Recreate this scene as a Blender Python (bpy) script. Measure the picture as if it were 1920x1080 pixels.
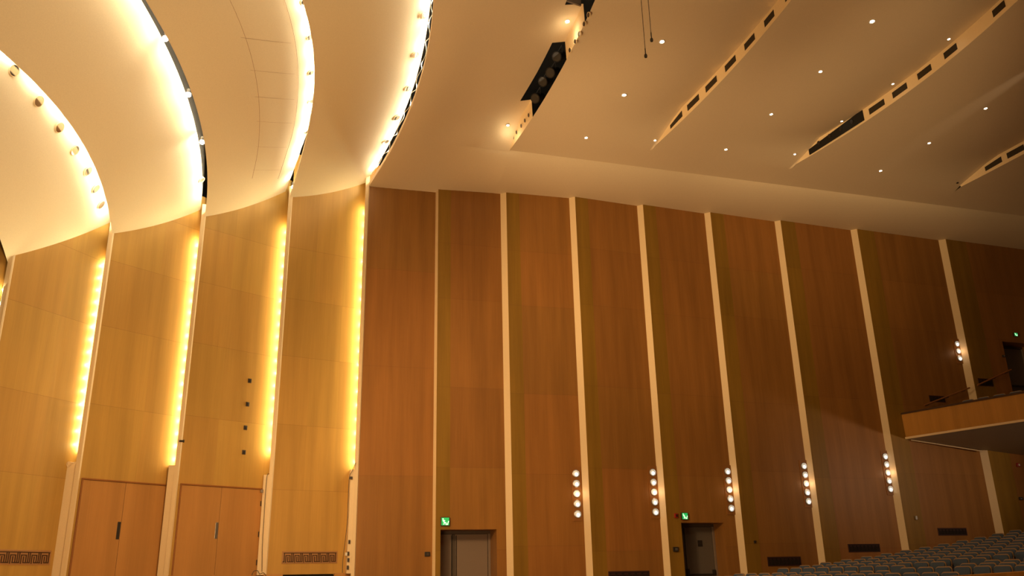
import bpy, bmesh, math, random
from mathutils import Vector, Matrix
from mathutils.bvhtree import BVHTree
random.seed(7)
for o in list(bpy.data.objects): bpy.data.objects.remove(o)
scene = bpy.context.scene
col = scene.collection

# ------------------------------------------------------------------ frame of the hall
# hall frame: s runs from the stage to the rear, q towards the side wall, z is height
# relative to the eye; K turns these units into metres.
K = 1.385; EYE = 1.30
def H(p): return Vector((p[0]*K, p[1]*K, (p[2]+EYE)*K))

# ------------------------------------------------------------------ camera
FPX = 1596.0
VPX, VPY = 860.0, -4150.0
up = Vector(((VPX-960)/FPX, (540-VPY)/FPX, 1.0)).normalized()
fw = (Vector((0, 0, 1)) - up*up.z).normalized()
rt = Vector((1, 0, 0)); rt = (rt - up*rt.dot(up) - fw*rt.dot(fw)).normalized()
YAW = math.radians(17.5)
def cam2hall(d):
    x, y, z = d.dot(rt), d.dot(fw), d.dot(up)
    return Vector((x*math.cos(YAW)+y*math.sin(YAW), -x*math.sin(YAW)+y*math.cos(YAW), z))
cx, cy, cz = (cam2hall(Vector(v)) for v in ((1, 0, 0), (0, 1, 0), (0, 0, 1)))
cd = bpy.data.cameras.new('camera'); cam = bpy.data.objects.new('camera', cd); col.objects.link(cam)
cd.sensor_width = 36; cd.lens = FPX/1920*36; cd.clip_end = 400
M4 = Matrix((cx, cy, -cz)).transposed().to_4x4(); M4.translation = H((0, 0, 0))
cam.matrix_world = M4
scene.camera = cam
def pxray(px, py): return cam2hall(Vector(((px-960)/FPX, (540-py)/FPX, 1.0))).normalized()

# ------------------------------------------------------------------ light and exposure
vs = scene.view_settings
vs.view_transform = 'Standard'; vs.look = 'None'; vs.gamma = 1; vs.use_curve_mapping = False
vs.exposure = 0.0
w = bpy.data.worlds.new('hall_air'); scene.world = w; w.use_nodes = True
w.node_tree.nodes['Background'].inputs[0].default_value = (1.0, 0.55, 0.24, 1)
w.node_tree.nodes['Background'].inputs[1].default_value = 0.036
WARM = (1.0, 0.62, 0.27); COVE = (1.0, 0.82, 0.54); STRIP = (1.0, 0.84, 0.44)
def lamp(name, kind, p, energy, color, parent=None, size=0.05, target=None, **kw):
    d = bpy.data.lights.new(name, kind); d.energy = energy; d.color = color
    if kind == 'AREA': d.size = size
    else: d.shadow_soft_size = size
    for k, v in kw.items(): setattr(d, k, v)
    o = bpy.data.objects.new(name, d); col.objects.link(o)
    loc = H(p)
    if target is not None:
        o.rotation_euler = (H(target)-loc).to_track_quat('-Z', 'Y').to_euler()
    if parent: o.parent = parent; loc = loc - parent_loc(parent)
    o.location = loc
    return o
def parent_loc(o):
    v = Vector(o.location)
    while o.parent: o = o.parent; v = v + Vector(o.location)
    return v
# unseen lights added stage side and hall side; lamp below the balcony
lamp('unseen_stage_light', 'SPOT', (-1.5, 10.5, 4.6), 4600, WARM, size=0.9, target=(6.0, 19.8, 1.5), spot_size=math.radians(74), spot_blend=1.0)
lamp('unseen_stage_light', 'SPOT', (-1.0, 11.0, 5.0), 5600, WARM, size=0.8, target=(13.0, 19.6, 9.6), spot_size=math.radians(50), spot_blend=1.0)  # unseen spot added to brighten the upper side wall
lamp('unseen_stage_light', 'SPOT', (2.5, 7.0, 2.6), 3200, WARM, size=0.8, target=(-2.6, 18.6, 0.4), spot_size=math.radians(52), spot_blend=1.0)  # unseen spot added to lift the lower stage wall and its doors
lamp('unseen_stage_light', 'AREA', (0.2, 10.0, 0.8), 900, WARM, size=3.0, target=(3.6, 14.5, 10.4))  # unseen upward fill standing in for light bounced off the stage floor
lamp('unseen_hall_light', 'SPOT', (9.5, 3.0, 6.8), 3600, WARM, size=0.6, target=(15.5, 18.5, 10.6), spot_size=math.radians(36), spot_blend=1.0)  # unseen spot added to brighten the cove nose and the wall top
lamp('unseen_hall_light', 'AREA', (7.0, 6.0, 8.5), 200, WARM, size=3.0, target=(9.0, 17.0, -1.0))
lamp('under_balcony_light', 'SPOT', (22.0, 12.0, 2.94), 850, (1.0, 0.68, 0.42), size=0.16,
     target=(18.3, 19.6, 3.6), spot_size=math.radians(62), spot_blend=1.0)

# ------------------------------------------------------------------ materials
def new_mat(name):
    m = bpy.data.materials.new(name); m.use_nodes = True
    nt = m.node_tree; return m, nt, nt.nodes['Principled BSDF']
def N(nt, t, **kw):
    n = nt.nodes.new(t)
    for k, v in kw.items(): setattr(n, k, v)
    return n
def simple(name, c, rough=0.5, metal=0.0, bump=0.0, scale=60):
    m, nt, b = new_mat(name)
    no = N(nt, 'ShaderNodeTexNoise'); no.inputs['Scale'].default_value = scale
    tc = N(nt, 'ShaderNodeTexCoord'); nt.links.new(tc.outputs['Object'], no.inputs['Vector'])
    ramp = N(nt, 'ShaderNodeMapRange'); ramp.inputs[3].default_value = 0.92; ramp.inputs[4].default_value = 1.08
    nt.links.new(no.outputs['Fac'], ramp.inputs[0])
    mx = N(nt, 'ShaderNodeVectorMath', operation='SCALE'); mx.inputs[0].default_value = c
    nt.links.new(ramp.outputs[0], mx.inputs['Scale']); nt.links.new(mx.outputs[0], b.inputs['Base Color'])
    b.inputs['Roughness'].default_value = rough; b.inputs['Metallic'].default_value = metal
    if bump:
        bp = N(nt, 'ShaderNodeBump'); bp.inputs['Strength'].default_value = bump; bp.inputs['Distance'].default_value = 0.01
        nt.links.new(no.outputs['Fac'], bp.inputs['Height']); nt.links.new(bp.outputs[0], b.inputs['Normal'])
    return m
def glow(name, c, s):
    m, nt, b = new_mat(name)
    b.inputs['Base Color'].default_value = (*c, 1)
    b.inputs['Emission Color'].default_value = (*c, 1); b.inputs['Emission Strength'].default_value = s
    return m
def veneer(name, base, grain=0.14, rough=0.42, tint=True):
    """vertical veneer: fine grain streaks, broad figure, per-sheet tint from the mesh"""
    m, nt, b = new_mat(name)
    tc = N(nt, 'ShaderNodeTexCoord'); g = N(nt, 'ShaderNodeNewGeometry')
    def streak(sx, sz, det):
        mp = N(nt, 'ShaderNodeMapping'); mp.inputs['Scale'].default_value = (sx, sx, sz)
        nt.links.new(g.outputs['Position'], mp.inputs['Vector'])
        no = N(nt, 'ShaderNodeTexNoise'); no.inputs['Scale'].default_value = 1; no.inputs['Detail'].default_value = det
        nt.links.new(mp.outputs[0], no.inputs['Vector']); return no.outputs['Fac']
    f1, f2 = streak(42, 0.9, 3), streak(3.2, 0.22, 2)
    a1 = N(nt, 'ShaderNodeMapRange'); a1.inputs[3].default_value = 1-grain; a1.inputs[4].default_value = 1+grain
    a2 = N(nt, 'ShaderNodeMapRange'); a2.inputs[1].default_value = 0.3; a2.inputs[2].default_value = 0.7
    a2.inputs[3].default_value = 1-grain*0.9; a2.inputs[4].default_value = 1+grain*0.9
    nt.links.new(f1, a1.inputs[0]); nt.links.new(f2, a2.inputs[0])
    mu = N(nt, 'ShaderNodeMath', operation='MULTIPLY'); nt.links.new(a1.outputs[0], mu.inputs[0]); nt.links.new(a2.outputs[0], mu.inputs[1])
    sc = N(nt, 'ShaderNodeVectorMath', operation='SCALE'); nt.links.new(mu.outputs[0], sc.inputs['Scale'])
    if tint:
        at = N(nt, 'ShaderNodeAttribute', attribute_name='sheet_tint')
        mm = N(nt, 'ShaderNodeVectorMath', operation='MULTIPLY'); mm.inputs[0].default_value = base
        nt.links.new(at.outputs['Color'], mm.inputs[1]); nt.links.new(mm.outputs[0], sc.inputs[0])
    else: sc.inputs[0].default_value = base
    nt.links.new(sc.outputs[0], b.inputs['Base Color'])
    b.inputs['Roughness'].default_value = rough; b.inputs['Specular IOR Level'].default_value = 0.3
    return m
MT = dict(
    plaster=simple('ceiling_plaster', (0.80, 0.69, 0.53), 0.75, bump=0.12, scale=45),
    shell=simple('shell_plaster', (0.82, 0.73, 0.55), 0.7, bump=0.05, scale=40),
    cream=simple('cream_paint', (0.80, 0.64, 0.42), 0.55),
    fascia=simple('step_paint', (0.86, 0.70, 0.46), 0.6),
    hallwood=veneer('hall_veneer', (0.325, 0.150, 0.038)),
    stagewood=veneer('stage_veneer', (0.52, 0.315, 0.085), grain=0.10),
    doorwood=veneer('stage_door_veneer', (0.49, 0.255, 0.085), grain=0.10, tint=False),
    backwood=veneer('lamp_plate_veneer', (0.325, 0.142, 0.04), grain=0.08, tint=False),
    trimwood=veneer('trim_veneer', (0.30, 0.12, 0.035), grain=0.10, tint=False),
    railwood=veneer('honey_veneer', (0.46, 0.225, 0.045), grain=0.12, tint=False),
    seam=simple('veneer_seam', (0.17, 0.075, 0.026), 0.8),
    black=simple('black_void', (0.008, 0.007, 0.006), 0.9),
    dark=simple('dark_metal', (0.035, 0.03, 0.028), 0.45, 0.3),
    grille=simple('dark_red_grille', (0.045, 0.012, 0.012), 0.7),
    slot=simple('vent_slot_dark', (0.03, 0.022, 0.012), 0.7),
    steel=simple('brushed_steel', (0.45, 0.44, 0.43), 0.35, 0.9),
    chrome=simple('polished_chrome', (0.85, 0.85, 0.86), 0.12, 1.0),
    bronze=simple('bronze_plate', (0.10, 0.075, 0.06), 0.4, 0.6),
    doorgrey=simple('grey_door_paint', (0.25, 0.19, 0.155), 0.45),
    doorshade=simple('shaded_door_paint', (0.15, 0.13, 0.115), 0.45),  # greyer door paint, darkened to stand for the shade of the recess
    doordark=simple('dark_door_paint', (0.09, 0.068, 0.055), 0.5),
    seatblue=simple('blue_seat_fabric', (0.060, 0.100, 0.185), 0.8, bump=0.2, scale=160),
    seatshell=simple('tan_seat_shell', (0.34, 0.22, 0.13), 0.5),
    red=simple('red_plastic', (0.35, 0.02, 0.02), 0.4),
    white=simple('white_plastic', (0.75, 0.72, 0.66), 0.4),
    cable=simple('grey_cable', (0.10, 0.08, 0.06), 0.6),
    palecable=simple('pale_cable', (0.75, 0.58, 0.36), 0.6),
    carpet=simple('floor_carpet', (0.30, 0.17, 0.10), 0.9, bump=0.2, scale=80),
    stagefloor=veneer('stage_boards', (0.62, 0.40, 0.20), grain=0.1, tint=False),
    soffit=simple('balcony_soffit_paint', (0.42, 0.37, 0.31), 0.7),
    boxgrey=simple('loudspeaker_grey', (0.16, 0.11, 0.075), 0.7),
    bulb=glow('warm_bulb', (1.0, 0.92, 0.78), 12),
    bulbsoft=glow('sconce_lens', (1.0, 0.95, 0.86), 4.5),
    sconcedim=glow('sconce_reflector', (0.86, 0.86, 0.74), 0.30),
    stagefret=simple('fretwork_plate', (0.40, 0.21, 0.09), 0.5),
    seamdark=simple('dark_recess', (0.055, 0.022, 0.008), 0.7),
    exitgreen=glow('exit_green', (0.02, 0.42, 0.10), 0.9),
    exitwhite=glow('exit_white', (0.60, 1.0, 0.65), 1.2),
)

# ------------------------------------------------------------------ mesh helpers
class MB:
    def __init__(self): self.v = []; self.f = []; self.mi = []; self.tint = []; self.cur = 0; self.t = (1, 1, 1)
    def poly(self, pts):
        n = len(self.v); self.v += [Vector(p) for p in pts]; self.f.append(tuple(range(n, n+len(pts)))); self.mi.append(self.cur); self.tint.append(self.t)
    def face(self, idx): self.f.append(tuple(idx)); self.mi.append(self.cur); self.tint.append(self.t)
    def box(self, c, h, ax=None):
        """centre c, half sizes h along axes ax (defaults to s,q,z)"""
        c = Vector(c); ax = ax or (Vector((1, 0, 0)), Vector((0, 1, 0)), Vector((0, 0, 1)))
        n = len(self.v)
        for i in (-1, 1):
            for j in (-1, 1):
                for k in (-1, 1): self.v.append(c+ax[0]*h[0]*i+ax[1]*h[1]*j+ax[2]*h[2]*k)
        for q in ((0, 1, 3, 2), (4, 6, 7, 5), (0, 4, 5, 1), (2, 3, 7, 6), (0, 2, 6, 4), (1, 5, 7, 3)): self.face([n+a for a in q])
    def lathe(self, c, axis, prof, seg=20, ux=None):
        """profile [(r, h)] around axis"""
        c = Vector(c); a = Vector(axis).normalized()
        u = (Vector(ux) if ux else a.orthogonal()).normalized(); vv = a.cross(u)
        n = len(self.v)
        for r, h in prof:
            for k in range(seg):
                t = 2*math.pi*k/seg; self.v.append(c+a*h+(u*math.cos(t)+vv*math.sin(t))*r)
        for i in range(len(prof)-1):
            for k in range(seg):
                k2 = (k+1) % seg; self.face((n+i*seg+k, n+i*seg+k2, n+(i+1)*seg+k2, n+(i+1)*seg+k))
        for i in (0, len(prof)-1):
            if prof[i][0] > 1e-5: self.face([n+i*seg+k for k in (range(seg) if i else reversed(range(seg)))])
    def tube(self, pts, r, seg=8):
        pts = [Vector(p) for p in pts]; n = len(self.v)
        for i, p in enumerate(pts):
            d = (pts[min(i+1, len(pts)-1)]-pts[max(i-1, 0)]).normalized()
            u = d.cross(Vector((0.31, 0.2, 0.93))).normalized(); vv = d.cross(u)
            for k in range(seg):
                t = 2*math.pi*k/seg; self.v.append(p+(u*math.cos(t)+vv*math.sin(t))*r)
        for i in range(len(pts)-1):
            for k in range(seg):
                k2 = (k+1) % seg; self.face((n+i*seg+k, n+i*seg+k2, n+(i+1)*seg+k2, n+(i+1)*seg+k))
        self.face([n+k for k in reversed(range(seg))]); self.face([n+(len(pts)-1)*seg+k for k in range(seg)])
    def prism(self, outline, n, depth):
        """outline pts (planar) extruded along n"""
        n = Vector(n)*depth; a = [Vector(p) for p in outline]; k = len(a)
        i0 = len(self.v); self.v += a+[p+n for p in a]
        self.face([i0+i for i in range(k)]); self.face([i0+k+i for i in reversed(range(k))])
        for i in range(k): self.face((i0+i, i0+k+i, i0+k+(i+1) % k, i0+(i+1) % k))
    def grid(self, fn, us, vs_):
        n = len(self.v); W_ = len(vs_)
        for u in us:
            for v in vs_: self.v.append(Vector(fn(u, v)))
        for i in range(len(us)-1):
            for j in range(W_-1): self.face((n+i*W_+j, n+i*W_+j+1, n+(i+1)*W_+j+1, n+(i+1)*W_+j))
    def build(self, name, mats, parent=None, origin=None, smooth=False, bevel=0, tint=False, keep=False):
        mats = mats if isinstance(mats, (list, tuple)) else [mats]
        if origin is None:
            if parent: origin = None
            else:
                c = sum(self.v, Vector())/len(self.v); origin = Vector((c.x, c.y, min(v.z for v in self.v)))
        base = parent_loc(parent) if (parent and origin is None) else H(origin)
        me = bpy.data.meshes.new(name)
        me.from_pydata([H(v)-base for v in self.v], [], self.f)
        for m in mats: me.materials.append(m)
        for p, mi in zip(me.polygons, self.mi): p.material_index = mi; p.use_smooth = smooth
        if tint:
            at = me.color_attributes.new('sheet_tint', 'FLOAT_COLOR', 'CORNER')
            for p, t in zip(me.polygons, self.tint):
                for li in p.loop_indices: at.data[li].color = (*t, 1)
        if not keep:
            bm = bmesh.new(); bm.from_mesh(me); bmesh.ops.remove_doubles(bm, verts=bm.verts, dist=1e-5)
            bmesh.ops.recalc_face_normals(bm, faces=bm.faces)
            if smooth:
                for e_ in bm.edges:
                    if len(e_.link_faces) == 2 and e_.calc_face_angle(0) > 0.7: e_.smooth = False
            bm.to_mesh(me); bm.free()
        o = bpy.data.objects.new(name, me); col.objects.link(o)
        if parent:
            o.parent = parent; o.location = base - parent_loc(parent)
        else: o.location = base
        if bevel:
            b = o.modifiers.new('bevel', 'BEVEL'); b.width = bevel*K; b.segments = 2; b.limit_method = 'ANGLE'
        return o
def tag(o, label=None, cat=None, group=None, kind=None):
    for k, v in (('label', label), ('category', cat), ('group', group), ('kind', kind)):
        if v: o[k] = v
    return o
def empty(name, p, label, cat, group=None, kind=None):
    o = bpy.data.objects.new(name, None); col.objects.link(o); o.location = H(p); o.empty_display_size = 0.1
    return tag(o, label, cat, group, kind)
def copy_tree(src):
    r = src.copy(); col.objects.link(r)
    for ch in src.children:
        c = ch.copy(); col.objects.link(c); c.parent = r; c.matrix_parent_inverse = ch.matrix_parent_inverse
        for g in ch.children:
            d = g.copy(); col.objects.link(d); d.parent = c
    return r
ORD = ['first', 'second', 'third', 'fourth', 'fifth', 'sixth', 'seventh', 'eighth', 'ninth', 'tenth', 'eleventh', 'twelfth',
       'thirteenth', 'fourteenth', 'fifteenth', 'sixteenth', 'seventeenth', 'eighteenth', 'nineteenth', 'twentieth']
Z = Vector((0, 0, 1))

# ------------------------------------------------------------------ floor
TB = math.tan(0.26)
def rowcoord(s, q): return (s-11.87-(18.77-q)*TB)/0.614
def floor_z(s, q):
    i = rowcoord(s, q)
    if i >= -4: return -0.58+0.0513*i+0.00144*i*i
    return -0.762-0.02*(-4-i)
m = MB(); m.grid(lambda u, v: (u, v, floor_z(u, v)), [-10+i for i in range(0, 46)], [-8+i for i in range(0, 32)])
tag(m.build('floor', MT['carpet'], smooth=True), 'sloping carpeted hall floor under the rows of seats', 'floor', kind='structure')

m = MB(); m.box((-3.6, 11.0, -0.62), (5.9, 7.5, 0.28))  # unseen platform added to bounce light up into the shells
tag(m.build('floor', MT['stagefloor']), 'pale timber stage platform below the shell, out of view', 'floor', kind='structure')

# ------------------------------------------------------------------ wall plan
# near corners of the strips (s, q, z of wall top); far corners where the previous bay ends behind the strip
NEAR = {-5: (-5.5, 14.9, 4.6), -4: (-4.363, 16.75, 5.71), -3: (-2.99, 18.2, 6.98), -2: (-1.287, 19.15, 7.96), -1: (0.628, 19.9, 9.0), 0: (2.528, 20.1, 9.62),
        1: (4.321, 19.95, 9.66), 2: (6.136, 19.8, 9.75), 3: (8.028, 19.6, 9.76), 4: (10.051, 19.6, 9.82), 5: (12.16, 19.6, 9.85),
        6: (14.475, 19.6, 9.80), 7: (17.146, 19.6, 9.73), 8: (20.45, 19.6, 9.72), 9: (24.6, 19.6, 9.7), 10: (29.5, 19.6, 9.7)}
FAR = {1: (4.275, 20.07), 2: (6.007, 19.92), 3: (7.902, 19.72), 4: (9.928, 19.72), 5: (12.036, 19.72), 6: (14.354, 19.72),
       7: (17.007, 19.72), 8: (20.279, 19.72), 9: (24.45, 19.72), 10: (29.3, 19.72)}
FINW = 0.085; FR = 0.012                                             # fin width left and right of the corner
SH_D = 0.34                                                        # depth of the light slot behind a stage fin
def norm2(a, b):
    d = Vector((b[0]-a[0], b[1]-a[1], 0)).normalized(); return d, Vector((d.y, -d.x, 0))  # along, towards room
BAY = {}
for k in range(-5, 10):
    a = NEAR[k]
    if k < 0:
        nb = NEAR[k+1]; dn = Vector((nb[0]-a[0], nb[1]-a[1], 0)).normalized()
        b = (nb[0]+0.18*dn.x, nb[1]+SH_D+0.18*dn.y)
    else: b = FAR[k+1]
    BAY[k] = (Vector((a[0], a[1], 0)), Vector((b[0], b[1], 0)))
WALLP = []                                                          # polygons for ray casting
def bay_point(k, u, z, out=0.0):
    a, b = BAY[k]; d, n = norm2(a, b); p = a.lerp(b, u)+n*out; return Vector((p.x, p.y, z))
def hit_bay(k, px, py, out=0.0):
    """where the sight line through a picture point meets a bay of the wall: (u, z)"""
    a, b = BAY[k]; d, n = norm2(a, b); r = pxray(px, py)
    t = (a+n*out).dot(n)/r.dot(n); p = r*t
    return (Vector((p.x, p.y, 0))-a).dot(d)/(b-a).length, p.z

def wall_bay(k, cols, rows, openings=(), mat='hallwood', name='wall_side', label='', tints=None, zb=-1.3, ztop=None):
    a, b = BAY[k]; d, n = norm2(a, b)
    zt = max(NEAR[k][2], NEAR[k+1][2])+0.6 if ztop is None else ztop
    us = sorted(set([0, 1]+list(cols)+[x for o in openings for x in o[:2]]))
    zs = sorted(set([zb, zt]+list(rows)+[x for o in openings for x in o[2:4] if zb < x < zt]))
    m = MB(); rnd = random.Random(100+k); rnd.kbay = k
    cl = [0]+sorted(cols)+[1]; rl = [zb]+sorted(rows)+[zt]
    tt = {(i, j): (tints(i, j, rnd) if tints else (1, 1, 1)) for i in range(len(cl)-1) for j in range(len(rl)-1)}
    for i in range(len(us)-1):
        for j in range(len(zs)-1):
            um, zm = (us[i]+us[i+1])/2, (zs[j]+zs[j+1])/2
            if any(o[0] < um < o[1] and o[2] < zm < o[3] for o in openings): continue
            ci = max(x for x in range(len(cl)-1) if cl[x] <= um); ri = max(x for x in range(len(rl)-1) if rl[x] <= zm)
            m.t = tt[(ci, ri)]
            m.poly([bay_point(k, us[i], zs[j]), bay_point(k, us[i+1], zs[j]), bay_point(k, us[i+1], zs[j+1]), bay_point(k, us[i], zs[j+1])])
    m.t = (1, 1, 1)
    # reveals of recessed openings
    for (u0, u1, z0, z1, dep) in [o for o in openings if len(o) > 4]:
        P = lambda u, z, w_: bay_point(k, u, z, -w_)
        m.t = (0.9, 0.9, 0.9)
        m.poly([P(u0, z0, 0), P(u0, z0, dep), P(u0, z1, dep), P(u0, z1, 0)])
        m.poly([P(u1, z0, 0), P(u1, z0, dep), P(u1, z1, dep), P(u1, z1, 0)])
        m.poly([P(u0, z1, 0), P(u1, z1, 0), P(u1, z1, dep), P(u0, z1, dep)])
    # fine joints between veneer sheets
    m.cur = 1
    for r_ in rows:
        for i in range(len(us)-1):
            um = (us[i]+us[i+1])/2
            if any(o[0] < um < o[1] and o[2] < r_ < o[3] for o in openings): continue
            m.poly([bay_point(k, us[i], r_-0.0014, 0.004), bay_point(k, us[i+1], r_-0.0014, 0.004), bay_point(k, us[i+1], r_+0.0014, 0.004), bay_point(k, us[i], r_+0.0014, 0.004)])
    o = m.build(name, [MT[mat], MT['seam']], tint=True, keep=True)
    return tag(o, label, 'wall', kind='structure')

OLIVE = (0.88, 1.07, 0.66)
def hall_tints(i, j, rnd):
    v = rnd.uniform(0.94, 1.06)
    if i == 0 and rnd.kbay: v *= 0.98; return (OLIVE[0]*v, OLIVE[1]*v, OLIVE[2]*v)
    return (v*rnd.uniform(0.97, 1.04), v*rnd.uniform(0.97, 1.02), v)
def stage_tints(i, j, rnd):
    v = rnd.uniform(0.93, 1.05); return (v, v*rnd.uniform(0.97, 1.02), v)
NUM = {0: 'first', 1: 'second', 2: 'third', 3: 'fourth', 4: 'fifth', 5: 'sixth', 6: 'seventh', 7: 'eighth', 8: 'ninth', 9: 'tenth'}

# hall doors (openings in the second and fifth bay)
d1a, d1t = hit_bay(1, 826, 993); d1b, _ = hit_bay(1, 931, 993)
d2a, d2t = hit_bay(4, 1277, 980); d2b, _ = hit_bay(4, 1357, 980)
bda, bdt = hit_bay(8, 1879, 640); bdb = bda+0.32
OPEN = {1: [(d1a, d1b, -1.3, d1t, 0.62)], 4: [(d2a, d2b, -1.3, d2t, 0.5)], 8: [(bda, bdb, 4.65, bdt, 0.45)]}
for k in range(0, 10):
    cols = [] if k == 0 else [0.2]
    rows = [2.3, 4.9, 7.4] if k == 0 else [0.55+0.07*(k % 3), 2.35+0.15*(k % 2), 4.55-0.12*(k % 3), 6.6+0.1*(k % 2), 8.3-0.1*(k % 3)]
    zb = -1.3 if k < 6 else -0.7
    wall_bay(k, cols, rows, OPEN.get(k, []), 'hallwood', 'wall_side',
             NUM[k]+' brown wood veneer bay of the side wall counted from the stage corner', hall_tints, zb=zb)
# stage bays with double doors drawn as door leaves over the wall
for k in range(-5, 0):
    lab = {-1: 'golden veneer stage wall bay with the fretwork grille, nearest the dark wall', -2: 'golden veneer stage wall bay with four small square plates',
           -3: 'golden veneer stage wall bay above the double door with dark handle', -4: 'golden veneer stage wall bay at the left with a fretwork grille',
           -5: 'golden veneer stage wall bay cut off by the left edge'}[k]
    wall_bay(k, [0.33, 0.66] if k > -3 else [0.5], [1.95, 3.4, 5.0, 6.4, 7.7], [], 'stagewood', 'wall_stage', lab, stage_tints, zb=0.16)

# ------------------------------------------------------------------ strips between the hall bays
for k in range(1, 10):
    n, f = NEAR[k], FAR[k]
    m = MB(); zb = -1.3 if k < 6 else -0.7; zt = NEAR[k][2]+0.6
    P = [(f[0], f[1]), (n[0], n[1]), (n[0]+0.012, n[1]+0.02), (n[0]+0.012, n[1]+0.14)]
    m.prism([(x, y, zb) for x, y in P], Z, zt-zb)
    tag(m.build('trim_%d' % k, MT['cream']), '%s tall cream strip between hall wall bays, counted from the stage corner' % ORD[k-1].capitalize(), 'trim', kind='structure')
# stage fins: thin cream board in front of a slot of bulbs, a wider filler board below it
fin_low = {-4: (60, 860), -3: (138, 866), -2: (325, 872), -1: (497, 890), 0: (658, 880)}
SPOTS = {-4: (545, 830, 11), -3: (492, 832, 15), -2: (450, 858, 19), -1: (425, 840, 19), 0: (388, 862, 20)}
trimno = 9
FINZ = {}
for k in range(-4, 1):
    n = NEAR[k]; r = pxray(*fin_low[k]); zl = r.z*n[1]/r.y; FINZ[k] = zl
    d, nn = norm2(BAY[k][0], BAY[k][1]) if k < 0 else norm2(BAY[0][0], BAY[0][1])
    zb, zt = (0.16 if k < 0 else -1.3), n[2]+0.3
    trimno += 1
    m = MB()
    m.prism([(n[0]-FINW, n[1]+0.05, zb), (n[0]-FINW, n[1]-0.02, zb), (n[0]-0.01, n[1]-0.03, zb), (n[0]+FR, n[1], zb), (n[0]+FR+0.02, n[1]+SH_D+0.3, zb), (n[0]+FR, n[1]+SH_D+0.3, zb), (n[0]+FR-0.02, n[1]+0.05, zb)], Z, zt-zb)
    lab = {0: 'cream fin at the corner where the lit stage meets the dark side wall', -1: 'cream fin right of the stage double door with grey handle',
           -2: 'cream fin between the two stage double doors', -3: 'cream fin left of the double door with dark handle', -4: 'cream fin cut by the left edge of the view'}[k]
    fin = tag(m.build('trim_%d' % trimno, MT['cream']), lab, 'trim', kind='structure')
    # filler board that closes the slot at the bottom
    wl = {-4: 0.22, -3: 0.24, -2: 0.13, -1: 0.12, 0: 0.10}[k]
    m = MB(); m.prism([(n[0]-FINW-wl, n[1]+SH_D-0.30*wl, 0.16), (n[0]-FINW-wl*0.92, n[1]+0.02, 0.16), (n[0]-FINW, n[1]+0.0, 0.16), (n[0]-FINW, n[1]+SH_D-0.05, 0.16)], Z, zl-0.16)
    m.build('filler_board', MT['cream'], fin)

# ------------------------------------------------------------------ strip lights behind the stage fins
def slot_z(k, y):
    n = NEAR[k]; x = {-4: 20, -3: 170, -2: 350, -1: 520, 0: 668}[k]; r = pxray(x, y); return r.z*n[1]/r.y
SLAB = {-4: 'the fin at the left edge', -3: 'the fin left of the dark-handled double door', -2: 'the fin between the two double doors',
        -1: 'the fin right of the grey-handled double door', 0: 'the corner fin beside the dark side wall'}
STRIP_W = 6.5; STRIP_AREA = 40.0
for k in range(-4, 1):
    n = NEAR[k]; y0, y1, cnt = SPOTS[k]; z1, z0 = slot_z(k, y0), slot_z(k, y1)
    a_, b_ = BAY[k-1]; dd_, nn_ = norm2(a_, b_)
    # bulbs stand 0.075 off the bay and just inside the sight line past the fin
    px = n[0]-FINW+n[0]/n[1]*0.24+0.052
    tt_ = (px-a_.x-nn_.x*0.075)/dd_.x; pp_ = a_+dd_*tt_+nn_*0.075; pq = pp_.y
    root = empty('strip_light', (px, pq, z0), 'glowing vertical row of warm bulbs hidden behind '+SLAB[k], 'strip light', 'bulb strips behind the stage fins')
    m = MB(); m.box((px+0.030, pq+0.01, (z0+z1)/2), (0.006, 0.03, (z1-z0)/2+0.06)); m.build('channel', MT['white'], root)
    ar = lamp('channel_glow', 'AREA', (px-0.01, n[1]+0.16, (z0+z1)/2), STRIP_AREA*(z1-z0)/5, STRIP, root, 0.05)
    ar.data.shape = 'RECTANGLE'; ar.data.size = 0.06; ar.data.size_y = (z1-z0+0.3)*K
    aim = (bay_point(k-1, 0.45, 0)-Vector((px, n[1]+0.16, 0))); aim.z = 0
    ar.rotation_euler = Matrix((Z.cross(-aim.normalized()), Z, -aim.normalized())).transposed().to_euler()
    for i in range(cnt):
        z = z0+(z1-z0)*i/(cnt-1)
        m = MB(); m.lathe((px+0.024, pq, z), (-1, 0, 0), [(0.006, 0), (0.012, 0.006), (0.013, 0.014), (0.009, 0.022), (0.0, 0.026)], 10); m.build('bulb', MT['bulb'], root, smooth=True)
        lamp('bulb_light', 'POINT', (px-0.012, pq, z), STRIP_W, STRIP, root, 0.012)

# ------------------------------------------------------------------ stage shell ceilings
LIP = {-3: [0.00635, -0.36517, 6.94887, -46.80402], -2: [0.00125, -0.09955, 2.34555, -18.48666], -1: [0.00429, -0.24782, 4.67901, -28.20181], 0: [0.00082, -0.07494, 1.77073, -9.4622]}
REND = {-2: [-0.03689, 1.33679, -13.47473], -1: [-0.01155, 0.30382, -0.97378], 0: [-0.03177, 1.03297, -5.39138]}
def pv(c, x):
    r = 0
    for a in c: r = r*x+a
    return r
def curve(c, q, lo=13.2):
    if q >= lo: return pv(c, q)
    sl = pv(c, lo)-pv(c, lo-0.01); return pv(c, lo)+(q-lo)*sl/0.01*max(0.0, 1-(lo-q)*0.06)
def lip_s(k, q):
    if k in LIP: return curve(LIP[k], q)
    return curve(LIP[-3], q+1.45)-1.45 if k == -4 else curve(LIP[-3], q+3.2)-2.7
def lip_z(k, q):
    n = NEAR[k]; return n[2]+2.0*(1-(q/n[1])**2)
def rend_s(k, q):
    if k == -1:
        g = min(1, max(0, (18.2-q)/1.2)); return pv(REND[-1], q)*(1-g)+(lip_s(-1, q)+0.05)*g if q > 17 else lip_s(-1, q)+0.05
    if k in REND: return curve(REND[k], q)
    return lip_s(k, q)-0.05
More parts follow.
